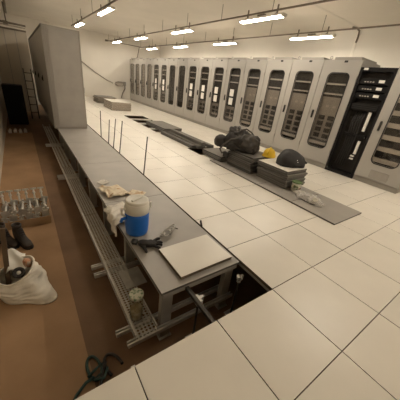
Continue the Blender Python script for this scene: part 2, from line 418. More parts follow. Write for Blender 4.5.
# ------------------------------------------------------------------ grey cabinets along the right wall
PW = 0.832; RX = 4.2; RH = 2.28; HOLE = (0.17, 0.45, 0.62, 2.02)
def box_shell(W, D, z0, z1, t):
    b = MB(); b.box(0, 0, z0, D, t, z1).box(0, W - t, z0, D, W, z1).box(D - t, t, z0, D, W - t, z1).box(0, t, z1 - t, D - t, W - t, z1).box(0, t, z0, D - t, W - t, z0 + t); return b
body_m = box_shell(PW - .006, .78, .10, RH, .02).xform(Matrix.Translation((.028, .003, 0))).mesh('body', 'rack_side')
door_m = holed_door(PW - .012, .115, RH - .012, HOLE, .09, 0, .026).xform(Matrix.Translation((0, .006, 0))).mesh('door', 'rack')
gasket_m = ring_frame(HOLE, .09, .02, -.008, 0).xform(Matrix.Translation((0, .006, 0))).mesh('window_gasket', 'rubber')
pane_m = flat_rr(HOLE, .09, .008, .012).xform(Matrix.Translation((0, .006, 0))).mesh('window_pane', 'door_glass')
handle_m = MB().box(-.022, .715, 1.06, 0, .75, 1.24, ch=.008).box(-.034, .724, 1.08, -.022, .741, 1.17).mesh('handle', 'rubber')
hinge_m = MB().tube([(-.006, .012, .38), (-.006, .012, .46)], .008, 6).tube([(-.006, .012, 1.9), (-.006, .012, 1.98)], .008, 6).mesh('hinge', 'rack_lid')
plinth_m = MB().box(.02, .003, 0, .8, PW - .003, .10).mesh('plinth', 'plinth')
lid_m = MB().box(.035, .06, RH, .72, .62, RH + .05, ch=.004).mesh('top_cover', 'rack_lid')
eye_m = MB(); eye_m.tube([(.06 , .72 + .028 * math.cos(a * PI / 5), RH + .042 + .028 * math.sin(a * PI / 5)) for a in range(10)], .008, 6, closed=True); eye_m.tube([(.06, .72, RH), (.06, .72, RH + .02)], .012, 8); eye_m = eye_m.mesh('eyebolt', 'rack_side')
latch_m = MB().box(-.008, .30, RH - .055, 0, .37, RH - .018, ch=.003).mesh('top_latch', 'rubber')
backA_m = MB().box(.14, .03, .16, .16, PW - .03, RH - .05).mesh('back_panel', 'dark_inside')
backM_m = MB().box(.05, .10, .30, .06, PW - .10, RH - .10).mesh('perforated_panel', 'mesh_grey')
shelf_m = MB().box(.035, .10, 0, .14, PW - .12, .03).mesh('shelf_rail', 'galvanised')
blade_m = MB().box(.06, .12, 0, .14, PW - .14, .11).mesh('module', 'dark_module')
front_m = MB().box(.055, .13, .62, .14, .67, 1.55).mesh('mounting_plate', 'equipment_pale')
lowfront_m = MB().box(.055, .13, .52, .14, .67, .90).mesh('mounting_plate', 'mesh_grey')
breaker_m = MB().box(.030, 0, 0, .055, .13, .092).box(.018, .03, .02, .030, .07, .055).mesh('breaker', 'rubber')
strip_m = MB().box(.05, .13, 0, .14, .67, .06).mesh('terminal_strip', 'equipment')
gauge_m = MB().box(.048, 0, 0, .055, .07, .05).mesh('gauge', 'equipment')
paper_m = MB().box(.002, 0, 0, .006, .19, .21).mesh('paper_label', 'paper')
rack_lab = {0: 'next to the black open rack', 1: 'second from the black open rack', 2: 'third from the black open rack', 3: 'fourth from the black open rack', 4: 'nearest one with two white sheets', 5: 'second nearest with two white sheets', 6: 'third nearest with two white sheets', 7: 'fourth nearest with two white sheets', 8: 'nearer of two plain dark windows', 9: 'farther of two plain dark windows', 10: 'fifth nearest with white sheets', 11: 'farthest one with white sheets', 12: 'fourth from the far end', 13: 'third from the far end', 14: 'second from the far end', 15: 'last in the row at the far end'}
for k in range(16):
    y0 = 1.95 + PW * k
    r = thing('rack_cabinet', 'tall grey rack cabinet with glazed door, ' + rack_lab[k], 'cabinet', (RX, y0, 0), 0, 'rack cabinets along the right wall')
    link('body', body_m, r); link('plinth', plinth_m, r); link('top_cover', lid_m, r); link('eyebolt', eye_m, r)
    d = link('door', door_m, r)
    for n, mm in (('window_gasket', gasket_m), ('window_pane', pane_m), ('handle', handle_m), ('hinge', hinge_m), ('top_latch', latch_m)): link(n, mm, d)
    if k >= 12: link('perforated_panel', backM_m, r)
    else: link('back_panel', backA_m, r)
    if k <= 3:
        for z in (1.60, 1.80): link('module', blade_m, r, (0, 0, z + .04)); link('shelf_rail', shelf_m, r, (0, 0, z))
        fp = link('mounting_plate', front_m, r)
        for q in range(4):
            for s in (0, 1): link('breaker', breaker_m, fp, (0, .22 + s * .22, .66 + q * .135))
        for q in range(2): link('gauge', gauge_m, fp, (0, .26 + q * .16, 1.33))
        link('terminal_strip', strip_m, r, (0, 0, .50))
    elif k <= 7 or k in (10, 11):
        for z in (1.62, 1.82): link('module', blade_m, r, (0, 0, z + .04)); link('shelf_rail', shelf_m, r, (0, 0, z))
        fp = link('mounting_plate', lowfront_m, r)
        for q in range(2):
            for s in (0, 1): link('breaker', breaker_m, fp, (0, .22 + s * .22, .58 + q * .135))
        for z in (1.22, .96): link('paper_label', paper_m, d, (0, .32 + .01 * (k % 3), z))
    elif k in (8, 9):
        link('module', blade_m, r, (0, 0, 1.7))

# black open rack
b0, b1 = 1.302, 1.948
BW = b1 - b0
r = thing('open_rack', 'black open rack without a door between two grey cabinets', 'rack', (RX, b0, 0))
fr = MB(); 
for y in (0, BW - .05): fr.box(0, y, 0, .05, y + .05, 2.15); fr.box(.70, y, 0, .75, y + .05, 2.15)
fr.box(0, .05, 2.08, .75, BW - .05, 2.15).box(0, .05, 0, .75, BW - .05, .08); fr.build('frame', 'black_metal', r)
MB().box(.16, .05, .08, .18, BW - .05, 2.08).box(.05, .02, .08, .70, .04, 2.08).box(.05, BW - .04, .08, .70, BW - .02, 2.08).build('back_panel', 'dark_inside', r)
for z in (1.86, 1.73, 1.60):
    u = MB().box(.03, .06, z, .16, BW - .06, z + .10).build('module', 'black_metal', r)
    MB().box(.024, .14, z + .03, .030, .24, z + .08).build('label_tag', 'paper', u)
    for q in range(4): MB().box(.026, .32 + q * .05, z + .03, .030, .35 + q * .05, z + .05).build('port', 'equipment', u)
u = MB().box(.03, .06, 1.38, .16, BW - .06, 1.50).build('module', 'black_metal', r)
for q in range(3): MB().box(.02, .08, 1.40 + q * .035, .03, BW - .08, 1.41 + q * .035).build('louvre', 'rubber', u)
MB().box(.06, .16, .98, .09, .21, 1.36).build('cable_duct', 'paper', r)
MB().box(.06, .15, .50, .09, .20, .78).build('cable_duct', 'paper', r)
for q, z in enumerate((.44, .38)): MB().box(.04, .16, z, .07, .23, z + .03).build('connector', 'paper', r)
for q in range(5):
    pts = [(.10 + .02 * q, .28 + .05 * q, 1.36), (.08, .30 + .045 * q, 1.15), (.05 + .01 * q, .27 + .05 * q, .9), (.09, .30 + .04 * q, .6), (.08, .30 + .05 * q, .2)]
    MB().tube(pts, .014, 6).build('cable', 'rubber', r)
MB().box(.05, .10, .84, .16, BW - .1, .90).build('tray', 'black_metal', r)
MB().box(-.006, .50, 2.10, 0, .58, 2.14).build('tag', 'paper', r)

# nearest grey cabinet, wide window with pale shelves
r = thing('rack_cabinet', 'grey rack cabinet at the right picture edge with pale slotted trays behind its window', 'cabinet', (RX, .468, 0), 0, 'rack cabinets along the right wall')
link('body', body_m, r); link('plinth', plinth_m, r); link('top_cover', lid_m, r); link('eyebolt', eye_m, r)
d = link('door', door_m, r)
for n, mm in (('window_gasket', gasket_m), ('window_pane', pane_m), ('handle', handle_m), ('hinge', hinge_m), ('top_latch', latch_m)): link(n, mm, d)
MB().box(-.006, .22, .15, 0, .56, .31, ch=.002).build('name_plate', 'equipment_pale', d)
link('back_panel', backA_m, r)
for q in range(7):
    z = .47 + q * .225
    tb = MB().box(.05, .12, z, .14, .70, z + .085).build('slotted_tray', 'tray_pale', r)
    flat_rr((.16, z + .09, .40, z + .20), .05, .06, .14).build('slot', 'dark_module', r)
    flat_rr((.43, z + .09, .66, z + .20), .05, .06, .14).build('slot', 'dark_module', r)

# ------------------------------------------------------------------ tall cabinets on the base frame (left)
LW, LD, LH = 1.5, .77, 2.21
side_body = MB(); side_body.box(.03, 0, .03, LD, LW - .006, LH); side_body = side_body.mesh('body', 'rack_side')
ldoor = MB().box(.004, .012, .06, .03, .742, LH - .03, ch=0).mesh('door', 'rack_side')
lhandle = MB().box(-.016, .62, 1.02, .004, .66, 1.16).box(-.03, .63, 1.04, -.016, .65, 1.12).mesh('handle', 'rubber')
lcorner = MB(); 
for q in range(3): lcorner.box(.012 + q * .035, -.012, .02, .028 + q * .035, 0, LH)
lcorner = lcorner.mesh('corner_post', 'rack_lid')
for k in range(4):
    y0 = 6.46 + LW * k
    c = thing('tall_cabinet', 'tall grey steel cabinet on the base frame, ' + ['nearest, its plain side facing the viewer', 'second in the left row', 'third in the left row', 'last in the left row'][k], 'cabinet', (-.90, y0, .002), 0, 'tall cabinets of the left row')
    link('body', side_body, c)
    for s in (0, .745):
        dd = link('door', ldoor, c, (0, s, 0))
        if s: link('handle', lhandle, dd)
    MB().box(.0, 0, 0, LD, LW - .006, .03).build('plinth', 'plinth', c)
    MB().box(.0, 0, LH, LD + .01, LW - .006, LH + .02).build('top_cover', 'rack_lid', c)
    if k == 0:
        link('corner_post', lcorner, c)
        MB().box(.125, -.014, .06, LD - .03, 0, LH - .05, ch=0).build('side_panel', 'panel_grey', c)
        MB().box(LD - .022, -.014, .02, LD + .004, 0.0, LH).build('edge_strip', 'rack_lid', c)
        MB().box(LD, .02, .9, LD + .02, .08, 1.02).build('side_lug', 'rack_lid', c)

# black cabinet, ladder at the end of the sunken aisle
c = thing('black_cabinet', 'black box cabinet standing at the far end of the sunken aisle', 'cabinet', (-1.96, 10.0, ZS))
MB().box(0, 0, .02, .56, .6, 1.28, ch=.01).build('body', 'black_metal', c)
MB().box(.02, -.015, .05, .54, 0, 1.25).build('door', 'black_metal', c)
for x in (.03, .49): MB().box(x, .05, 0, x + .04, .55, .02).build('foot', 'rubber', c)
MB().box(.5, -.03, .6, .52, -.015, .75).build('handle', 'rubber', c)
t = thing('step_ladder', 'small steel ladder leaning at the end of the left cabinet row', 'ladder', (-1.24, 11.3, ZS))
for x in (0, .24): MB().tube([(x, 0, 0), (x - .015, .25, 1.8)], .02, 6).build('rail', 'dark_steel', t)
for q in range(6): MB().tube([(-.0, .03 + q * .04, .25 + q * .28), (.235, .03 + q * .04, .25 + q * .28)], .016, 6).build('rung', 'dark_steel', t)

# ------------------------------------------------------------------ ceiling lights and their rails
house_m = MB(); house_m.box(-.068, -.63, .018, .068, .63, .045, ch=.010); house_m.box(-.070, -.63, .004, -.066, .63, .020); house_m.box(.066, -.63, .004, .070, .63, .020); house_m = house_m.mesh('housing', 'lamp_body')
tube_m = MB().tube([(0, -.59, 0), (0, .59, 0)], .0135, 8).mesh('fluorescent_tube', 'tube_light')
cap_m = MB().box(-.06, -.015, -.016, .06, .015, .018).mesh('tube_holder', 'lamp_body')
hang_m = MB().box(-.012, -.012, .05, .012, .012, .21).box(-.05, -.015, .05, .05, .015, .06).mesh('hanger', 'rail')
gear_m = MB().box(-.03, -.10, .06, .03, .10, .09).mesh('control_gear', 'rail')
ROWS = [(.68, 'above the tall left cabinets', [3.77, 7.13, 10.5]), (3.0, 'in the row above the open floor', [-2.9, .42, 3.78, 7.13, 10.53, 13.7]), (4.86, 'in the row above the rack cabinets', [-2.9, 3.76, 7.24, 10.4, 13.55])]  # lights behind the viewer are unseen, added to brighten the near floor
for x, rl, yy in ROWS:
    order = [a for a in yy]
    for q, y in enumerate(order):
        vis = [a for a in order if a > 3 and not (x < 1 and a < 5)]
        if y in vis:
            pos = ['nearest in view', 'second in view', 'third in view', 'farthest'][vis.index(y)]
        else: pos = 'out of view overhead' if y > 0 or x < 1 and y > 3 else 'added out of view behind the viewer'
        if x < 1 and y == 3.77: pos = 'out of view, next to the nearest in view'
        t = thing('ceiling_light', 'twin-tube light %s, %s' % (rl, pos), 'lamp', (x, y, 2.85), 0, 'twin-tube ceiling lights')
        link('housing', house_m, t)
        for s in (-.036, .036): link('fluorescent_tube', tube_m, t, (s, 0, 0))
        for s in (-.605, .605): link('tube_holder', cap_m, t, (0, s, 0))
        for s in (-.42, .42): link('hanger', hang_m, t, (0, s, 0))
        link('control_gear', gear_m, t)
for x, lab, ya, yb in ((.68, 'dark hanging rail carrying the lights above the left cabinets', -3.6, 12.2), (3.0, 'dark hanging rail carrying the lights above the open floor', -3.6, 15.3), (4.86, 'dark hanging rail carrying the lights above the rack cabinets', -3.6, 15.3)):
    t = thing('lighting_rail', lab, 'rail', (x, 0, 2.97))
    MB().box(-.014, ya, -.014, .014, yb, .014).build('rail', 'rail', t)
    y = ya + .4
    while y < yb: MB().tube([(0, y, .014), (0, y, ZC - 2.97)], .006, 6).build('hanging_rod', 'rail', t); y += 1.675
t = thing('cross_rail', 'dark conduit joining the light rails near the far wall', 'conduit', (3.0, 15.3, 2.99))
MB().tube([(-.1, .06, .0), (1.9, -.02, 0), (1.9, -.02, 0.001)], .018, 8).build('pipe', 'rail', t); MB().tube([(1.80, .0, -.02), (1.74, .15, -.55), (1.7, .28, -.62)], .02, 8).build('drop_pipe', 'rail', t)
MB().box(-.14, .0, -.04, -.02, .12, .04).build('junction_box', 'rail', t)
t = thing('cable_loop', 'dark cable loop on the ceiling corner above the black rack', 'cable', (6.25, 3.34, 3.19))
MB().tube([(-.30, .02, .07), (-.12, 0, .085), (0, -.02, .05), (.01, -.03, -.10), (.015, -.02, -.22)], .022, 6).build('cable', 'rail', t)
t = thing('overhead_pipe', 'dim pipe crossing above the far partition in the sunken aisle', 'pipe', (XL, 12.6, 2.66))
MB().tube([(0, 0, .03), (1.15, 0, 0)], .035, 8).build('pipe', 'rail', t)
MB().tube([(0, -.15, -.06), (1.12, -.15, -.09)], .025, 8).build('pipe', 'cable_grey', t)
MB().tube([(.55, 0, .0), (.55, 0, ZC - 2.66)], .02, 8).build('drop', 'rail', t)
MB().box(.45, -.17, -.09, .60, .03, .05).build('clamp', 'rail', t)
t = thing('high_conduit', 'dim conduit run under the ceiling over the sunken aisle', 'conduit', (-1.45, 9.0, 2.98))
MB().tube([(0, 0, 0), (0, 3.6, 0)], .03, 8).build('pipe', 'rail', t)
for y in (.5, 2.4): MB().tube([(0, y, 0), (0, y, ZC - 2.98)], .012, 6).build('hanging_rod', 'rail', t)

# cable hose fixed along the far wall with a coil of cable
t = thing('cable_hose', 'grey cable hose sloping down the far wall to a coil', 'cable', (1.6, 15.56, .0))
MB().tube([(-.1, 0, 1.85), (.66, 0, 1.34), (1.3, -.01, 1.0), (1.65, -.03, .86)], .025, 8).build('hose', 'cable_grey', t)
coil = []
for q in range(40):
    a = q * .62; coil.append((2.05 + .30 * math.cos(a) + .02 * math.sin(3 * a), -.06 - .03 * math.sin(a * .3), .86 + .11 * math.sin(a) + .02 * math.cos(2.3 * a)))
MB().tube(coil, .022, 6).build('cable_coil', 'cable_grey', t)
MB().tube([(2.35, -.05, .86), (2.36, -.06, .62), (2.2, -.08, .35), (2.1, -.1, .06)], .03, 6).build('cable_tail', 'rail', t)
MB().box(2.26, -.08, .78, 2.42, 0, 1.0).build('wall_box', 'rack_lid', t)

# ------------------------------------------------------------------ panels, stacks and beams on the floor
def panel_mesh(w, d, h, top, edge): return MB().box(-w / 2, -d / 2, 0, w / 2, d / 2, h, mi=1, ch=.002, top_mi=0).mesh('access_panel', [top, edge])
flat_m = panel_mesh(.80, .70, .022, 'panel_grey', 'panel_edge')
tag(link('access_panel', flat_m, None, (2.07, .70, .0015)), 'flat grey panel lying on the white tiles in front of the panel stacks', 'panel')
for q, (y, lab) in enumerate([(1.41, 'under the white tub and its stack'), (2.12, 'under the gap between the two stacks'), (2.83, 'under the backpack stack'), (3.24, 'at the far end behind the backpack')][:3]):
    tag(link('access_panel', flat_m, None, (2.07, y, .0015)), 'flat grey panel lying on the white tiles ' + lab, 'panel', 'flat panels on the tiles')
Z0 = .0245
sp = panel_mesh(.57, .66, .032, 'panel_dark', 'stack_edge')
sp2 = panel_mesh(.57, .66, .032, 'laminate', 'stack_edge')
for q in range(9):
    o = link('access_panel', sp2 if q == 8 else sp, None, (2.25 + random.uniform(-.022, .022), 1.755 + random.uniform(-.018, .018), Z0 + q * .0355), (0, 0, random.uniform(-.02, .02)))
    tag(o, 'raised-floor panel in the stack under the black bag, %s' % (ORD[q] if q < 8 else 'topmost with a pale top'), 'panel', 'panels stacked under the black bag')
sp3 = panel_mesh(.60, .68, .032, 'panel_dark', 'stack_edge')
for q in range(9):
    o = link('access_panel', sp3, None, (2.19 + random.uniform(-.022, .022), 2.53 + random.uniform(-.018, .018), Z0 + q * .0355), (0, 0, random.uniform(-.02, .02)))
    tag(o, 'raised-floor panel in the stack under the backpack, %s' % (ORD[q] if q < 8 else 'topmost'), 'panel', 'panels stacked under the backpack')
for q in range(3):
    o = link('access_panel', sp3, None, (2.10 + random.uniform(-.02, .02), 3.30 + .01 * q, (Z0 if q == 0 else Z0) + q * .0375), (0, 0, .03 * q - .03))
    tag(o, 'dark floor panel in the low pile behind the backpack, %s' % ['bottom', 'middle', 'top'][q], 'panel', 'low pile behind the backpack')
# long beams
bm_ = MB().box(-.06, -.82, 0, .06, .82, .075, ch=.006).mesh('steel_beam', 'beam_dark')
for x, y, z, rz, lab in [(1.84, 4.95, .0015, .03, 'at the edge nearest the grey base frame'), (2.02, 4.88, .0015, .0, 'second from the base frame side'), (2.20, 4.98, .0015, -.02, 'third from the base frame side'), (2.38, 4.90, .0015, .02, 'nearest the rack cabinets'), (2.11, 4.92, .0775, .01, 'lying on top of the middle two')]:
    tag(link('steel_beam', bm_, None, (x, y, z), (0, 0, rz)), 'long dark steel beam lying on the white floor, ' + lab, 'beam', 'steel beams on the floor')
lp = panel_mesh(.62, 1.34, .036, 'panel_dark', 'panel_edge')
for q in range(3):
    tag(link('access_panel', lp, None, (2.23 + .012 * q, 6.58 + .02 * q, .0015 + q * .0375), (0, 0, .015 * q)), 'long grey panel in the low pile beside the floor openings, ' + ['bottom', 'middle', 'top'][q], 'panel', 'low pile beside the floor openings')
# stacks towards the far wall
fs = panel_mesh(.82, 1.3, .036, 'laminate', 'box_carton')
for q in range(9):
    tag(link('access_panel', fs, None, (2.03 + random.uniform(-.01, .01), 10.85 + random.uniform(-.01, .01), .0015 + q * .0375)), 'pale floor panel in the square stack near the far end, %s' % (ORD[q] if q < 8 else 'topmost'), 'panel', 'pale stack near the far end')
fs2 = panel_mesh(.9, .9, .036, 'panel_dark', 'box_carton')
for q in range(8):
    tag(link('access_panel', fs2, None, (2.05 + .03 * math.sin(q * 2), 13.0 + .04 * math.cos(q * 3), .0015 + q * .0375), (0, 0, .06 * math.sin(q * 1.7))), 'grey floor panel in the low stack by the far wall, %s' % (ORD[q] if q < 7 else 'topmost'), 'panel', 'low stack by the far wall')

# loose white panel on the base frame
o = MB().box(-.285, -.205, 0, .285, .205, .032, mi=1, ch=.002, top_mi=0).build('access_panel', ['laminate', 'tile_core'], None, (-.357, .652, .0035), (0, 0, .02))
tag(o, 'loose cream floor tile lying on the grey deck near its front edge', 'panel')

# ------------------------------------------------------------------ backpack, hard hat, bag, tub
def blob(fn, nu=40, nv=24, flat=None):
    b = MB()
    def P(u, v):
        a = 2 * PI * u; t = PI * (v - .5) * .998
        return fn(math.cos(t) * math.cos(a), math.cos(t) * math.sin(a), math.sin(t))
    b.grid(P, nu, nv, wrap=True); return b
def nz(p, s, seed=0): return noise.noise(Vector(p) * s + Vector((seed, seed * 1.7, 0)))
def sgnpow(a, e): return math.copysign(abs(a) ** e, a)
def puffy(rx, ry, rz, e, amp, sc, seed, zmin):
    def f(x, y, z):
        p = Vector((rx * sgnpow(x, e), ry * sgnpow(y, e), rz * sgnpow(z, e)))
        k = 1 + amp * nz(p, sc, seed) + amp * .5 * abs(nz(p, sc * 2.5, seed + 3)) - amp * .25
        p = p * k; p.z = max(p.z, zmin); return p
    return f
ZT = Z0 + 8 * .0355 + .033
bp = thing('backpack', 'dark grey backpack slumped on the farther panel stack', 'backpack', (2.12, 2.79, ZT), .25); bp.scale = (1.05, 1.0, 1.1)
blob(puffy(.27, .40, .20, .75, .34, 6.5, 1, -.125)).xform(Matrix.Translation((0, 0, .125))).build('main_body', 'backpack', bp)
blob(puffy(.16, .17, .15, .8, .4, 10, 4, -.10), 40, 24).xform(Matrix.Translation((-.10, -.22, .17)) @ Matrix.Rotation(.3, 4, 'X')).build('front_pocket', 'backpack_light', bp)
blob(puffy(.15, .19, .11, .8, .45, 10, 9, -.08), 40, 24).xform(Matrix.Translation((-.06, .10, .27)) @ Matrix.Rotation(-.4, 4, 'Y')).build('top_flap', 'backpack', bp)
blob(puffy(.12, .13, .12, .85, .2, 8, 12, -.2), 24, 14).xform(Matrix.Translation((-.20, .37, .10))).build('side_pocket', 'backpack', bp)
MB().tube([(-.24, -.1, .25), (-.30, .05, .20), (-.31, .2, .08), (-.28, .3, -.03), (-.33, .2, -.08), (-.32, .12, -.04)], .018, 6).build('strap', 'backpack_light', bp)
MB().tube([(-.12, .0, .36), (-.02, -.08, .39), (.06, -.16, .34), (.05, -.25, .28)], .014, 6).build('strap', 'backpack_light', bp)
MB().tube([(-.28, .10, .10), (-.30, 0, .12), (-.29, -.12, .08), (-.24, -.25, .07)], .012, 6).build('zip', 'rubber', bp)
MB().box(-.34, .05, -.14, -.29, .16, -.04, ch=.01).build('hanging_pouch', 'bag_black', bp)

hh = thing('hard_hat', 'yellow hard hat resting on the stack between the backpack and black bag', 'hard hat', (2.38, 2.22, ZT + .004), .5); hh.scale = (1.15, 1.15, 1.2)
b = MB(); b.lathe([(.135, 0), (.133, .012), (.122, .015), (.118, .05), (.105, .085), (.08, .112), (.045, .127), (0.0, .132)], 24, sx=1.0, sy=.86); b.build('shell', 'yellow', hh)
MB().tube([(-.118, 0, .05), (-.104, 0, .09), (-.06, 0, .124), (0, 0, .137), (.06, 0, .124), (.104, 0, .09), (.118, 0, .05)], .014, 8).build('ridge', 'yellow', hh)
def peak(u, v):
    a = (u - .5) * 1.9; rr = .125 + .045 * v * math.cos(a * .8); return (rr * math.cos(a), rr * .88 * math.sin(a), .012 - .006 * v)
pk = MB().grid(peak, 12, 3).build('peak', 'yellow', hh); thicken(pk, .005)

bg = thing('shoulder_bag', 'black padded bag with small white logo on the nearer panel stack', 'bag', (2.36, 1.70, ZT + .002), -.35)
def bagf(x, y, z):
    p = Vector((.25 * sgnpow(x, .8), .20 * sgnpow(y, .8), .20 * sgnpow(z, .85)))
    p *= 1 + .16 * nz(p, 7, 2); p.z = max(p.z * (1.0 if z < 0 else 1.0 - .25 * max(0, x)), -.06); return p
blob(bagf).xform(Matrix.Translation((0, 0, .06))).build('body', 'bag_black', bg)
MB().tube([(-.24, -.05, .05), (-.15, -.16, .06), (0, -.205, .055), (.15, -.16, .05), (.24, -.04, .05)], .012, 6).build('piping', 'rubber', bg)
MB().tube([(.18, -.10, .12), (.27, -.10, .07), (.30, -.03, .04), (.27, .05, .05)], .014, 6).build('strap', 'rubber', bg)
lg = MB()
for q, (dx, dz, w_, h_) in enumerate([(-.02, .012, .03, .008), (.012, .018, .012, .022), (-.024, -.002, .012, .012), (.02, -.004, .02, .008)]):
    lg.box(dx, -.008, dz, dx + w_, .0, dz + h_)
lg.build('logo', 'white_print', bg, (-.03, -.193, .105), (-.25, 0, 0))

tb = thing('plastic_tub', 'white plastic tub with green lid and printed band in front of the stacks', 'tub', (2.12, 1.31, Z0))
MB().lathe([(.062, 0), (.066, .004), (.074, .15), (.078, .155)], 20).build('body', 'jug_white', tb)
MB().lathe([(.0685, .04), (.0738, .12)], 20).build('printed_band', 'tub_print', tb)
MB().lathe([(.081, .15), (.083, .153), (.083, .168), (.076, .172), (.074, .168), (0, .168)], 20).build('lid', 'tub_green', tb)
for a in (-1.0, -.6, -.3): MB().lathe([(0, -.012), (.012, -.004), (.012, .006), (0, .012)], 8, c=(.074 * math.cos(a - .6), .074 * math.sin(a - .6), .06)).build('berry_print', 'berry', tb)
pb = thing('plastic_bag', 'clear crumpled plastic bag lying on the flat grey panel beside the tub', 'bag', (2.0, .98, Z0), -1.75)
blob(puffy(.24, .12, .07, .8, .45, 9, 5, -.035), 40, 22).xform(Matrix.Translation((0, 0, .037))).build('film', 'plastic_film', pb)
blob(puffy(.05, .035, .065, .8, .35, 14, 8, -.05), 20, 12).xform(Matrix.Translation((.16, -.03, .06))).build('crumpled_end', 'paper', pb)
MB().tube([(-.2, -.06, .008), (-.08, -.11, .012), (.05, -.1, .01), (.15, -.09, .012), (.19, -.05, .02)], .006, 6).build('drawstring', 'tape', pb)

# ------------------------------------------------------------------ things on the base frame deck
DZ = .0035
jg = thing('drink_jug', 'blue drink jug with white lid standing on the grey deck', 'jug', (-.705, 1.255, DZ), .5)
MB().lathe([(.096, 0), (.108, .006), (.114, .03), (.121, .12), (.121, .20), (.118, .243), (.112, .247)], 32).build('body', 'jug_blue', jg)
MB().lathe([(.113, .244), (.121, .25), (.123, .30), (.118, .345), (.108, .358)], 32).build('collar', 'jug_white', jg)
ld = MB().lathe([(.109, .352), (.112, .358), (.112, .378), (.104, .384), (.09, .376), (0, .376)], 32).build('lid', 'jug_white', jg)
MB().box(-.07, -.014, .376, .07, .014, .392, ch=.004).build('lid_grip', 'jug_white', ld)
MB().tube([(-.112, .045, .30), (-.15, .06, .32), (-.152, .06, .25), (-.118, .05, .22)], .011, 8).build('side_handle', 'jug_white', jg)
MB().tube([(.112, -.05, .30), (.14, -.06, .315), (.145, -.06, .26), (.115, -.05, .24)], .010, 8).build('side_handle', 'jug_white', jg)
MB().tube([(-.112, .04, .205), (-.155, .055, .20), (-.165, .058, .17)], .016, 8).build('spout', 'jug_blue', jg)

# white cloth draped over the deck edge
def clothf(u, v):
    s = v * .46; y = 1.40 + u * .48 + .03 * math.sin(v * 5 + u * 3)
    if s < .20: x = -.66 - s * .93 + .02 * math.sin(u * 9); z = .010 + .018 * abs(math.sin(u * 11 + v * 6)) + .01
    else:
        t = s - .20; x = -.845 - .012 - .02 * (math.sin(u * 12 + 1) ** 2) - t * .05; z = .012 - t * (0.30 + .20 * math.sin(u * 5 + .5))
    return (x, y, z + DZ)
cl = MB().grid(clothf, 34, 26).build('cloth', 'cloth'); thicken(cl, .004, 1); tag(cl, 'crumpled white cloth hanging over the deck edge beside the blue jug', 'cloth')
def paperf(x0, y0, w_, d_, rz, seed, amp):
    def f(u, v):
        x, y = (u - .5) * w_, (v - .5) * d_
        z = .012 + amp * (.5 + .5 * math.sin(3 * u + seed)) * (nz((u * 3, v * 3, seed), 1.5) + .5)
        return (x0 + x * math.cos(rz) - y * math.sin(rz), y0 + x * math.sin(rz) + y * math.cos(rz), DZ + max(.004, z))
    return f
p1 = MB().grid(paperf(-.645, 2.27, .30, .36, .2, 1.3, .05), 18, 18).build('paper_wrap', 'brown_paper'); thicken(p1, .002, 1); tag(p1, 'torn brown wrapping paper lying on the grey deck behind the jug', 'paper')
p2 = MB().grid(paperf(-.40, 2.10, .20, .22, .7, 2.6, .04), 14, 14).build('paper_wrap', 'brown_paper'); thicken(p2, .002, 1); tag(p2, 'smaller brown paper scrap on the grey deck right of the wrapping paper', 'paper')
p3 = MB().grid(paperf(-.70, 2.62, .12, .14, .4, 4.2, .02), 10, 10).build('paper_wrap', 'cloth'); thicken(p3, .002, 1); tag(p3, 'pale paper flake on the grey deck beyond the wrapping paper', 'paper')

# black work glove
gl = thing('work_glove', 'black work glove lying on the grey deck in front of the jug', 'glove', (-.70, .975, DZ), -.30); gl.scale = (1.0, 1.2, 1.1)
bm = bmesh.new()
me = bpy.data.meshes.new('hand')
V = [(-.10, .035, .022), (-.05, .02, .025), (0, 0, .026), (.035, .0, .026)]; E_ = [(0, 1), (1, 2), (2, 3)]; Rr = [.030, .034, .040, .036]
def chain(start, pts, rs):
    p = start
    for q, r_ in zip(pts, rs): V.append(q); Rr.append(r_); E_.append((p, len(V) - 1)); p = len(V) - 1
chain(3, [(.07, .042, .022), (.10, .062, .022), (.128, .070, .014)], [.014, .014, .012])
chain(3, [(.075, .012, .024), (.112, .014, .026), (.145, .010, .014)], [.012, .012, .010])
chain(3, [(.074, -.011, .022), (.11, -.016, .024), (.138, -.022, .014)], [.012, .012, .010])
chain(3, [(.065, -.038, .020), (.092, -.056, .022), (.112, -.07, .013)], [.013, .013, .011])
chain(1, [(-.04, -.05, .02), (-.03, -.08, .02), (-.022, -.105, .014)], [.017, .015, .012])
me.from_pydata(V, E_, []); hand = link('hand', me, gl)
me.materials.append(MATS['glove'])
sk = hand.modifiers.new('skin', 'SKIN'); sk.use_smooth_shade = True
for q, r_ in enumerate(Rr): me.skin_vertices[0].data[q].radius = (r_, min(r_, .022))
me.skin_vertices[0].data[0].use_root = True
hand.modifiers.new('sub', 'SUBSURF').levels = 1; hand.modifiers['sub'].render_levels = 2
MB().tube([(-.135, .052, .02), (-.128, .048, .024), (-.10, .037, .024)], [.034, .030, .031], 12).xform(Matrix.Diagonal((1, 1, .62, 1))).xform(Matrix.Translation((0, 0, .006))).build('cuff', 'rubber', gl)

wr = thing('wire_scrap', 'small tangle of pale wire and plastic scrap on the grey deck', 'scrap', (-.46, 1.075, DZ), .2); wr.scale = (1.3, 1.4, 1.3)
for q in range(4):
    pts = []
    for k in range(14):
        a = 2 * PI * k / 14; pts.append(((.05 + .012 * q) * math.cos(a) + .012 * q, (.028 + .006 * q) * math.sin(a + .3 * q), .012 + .008 * q + .008 * math.sin(2 * a + q)))
    MB().tube(pts, .0045, 5, closed=True).build('wire_loop', 'wire', wr)
MB().grid(paperf(-.03, 0, .05, .03, .4, 3.3, .02), 8, 6).build('plastic_flap', 'paper', wr)
MB().tube([(.06, 0, .015), (.10, .02, .02), (.13, .0, .008)], .005, 5).build('wire_end', 'wire', wr)

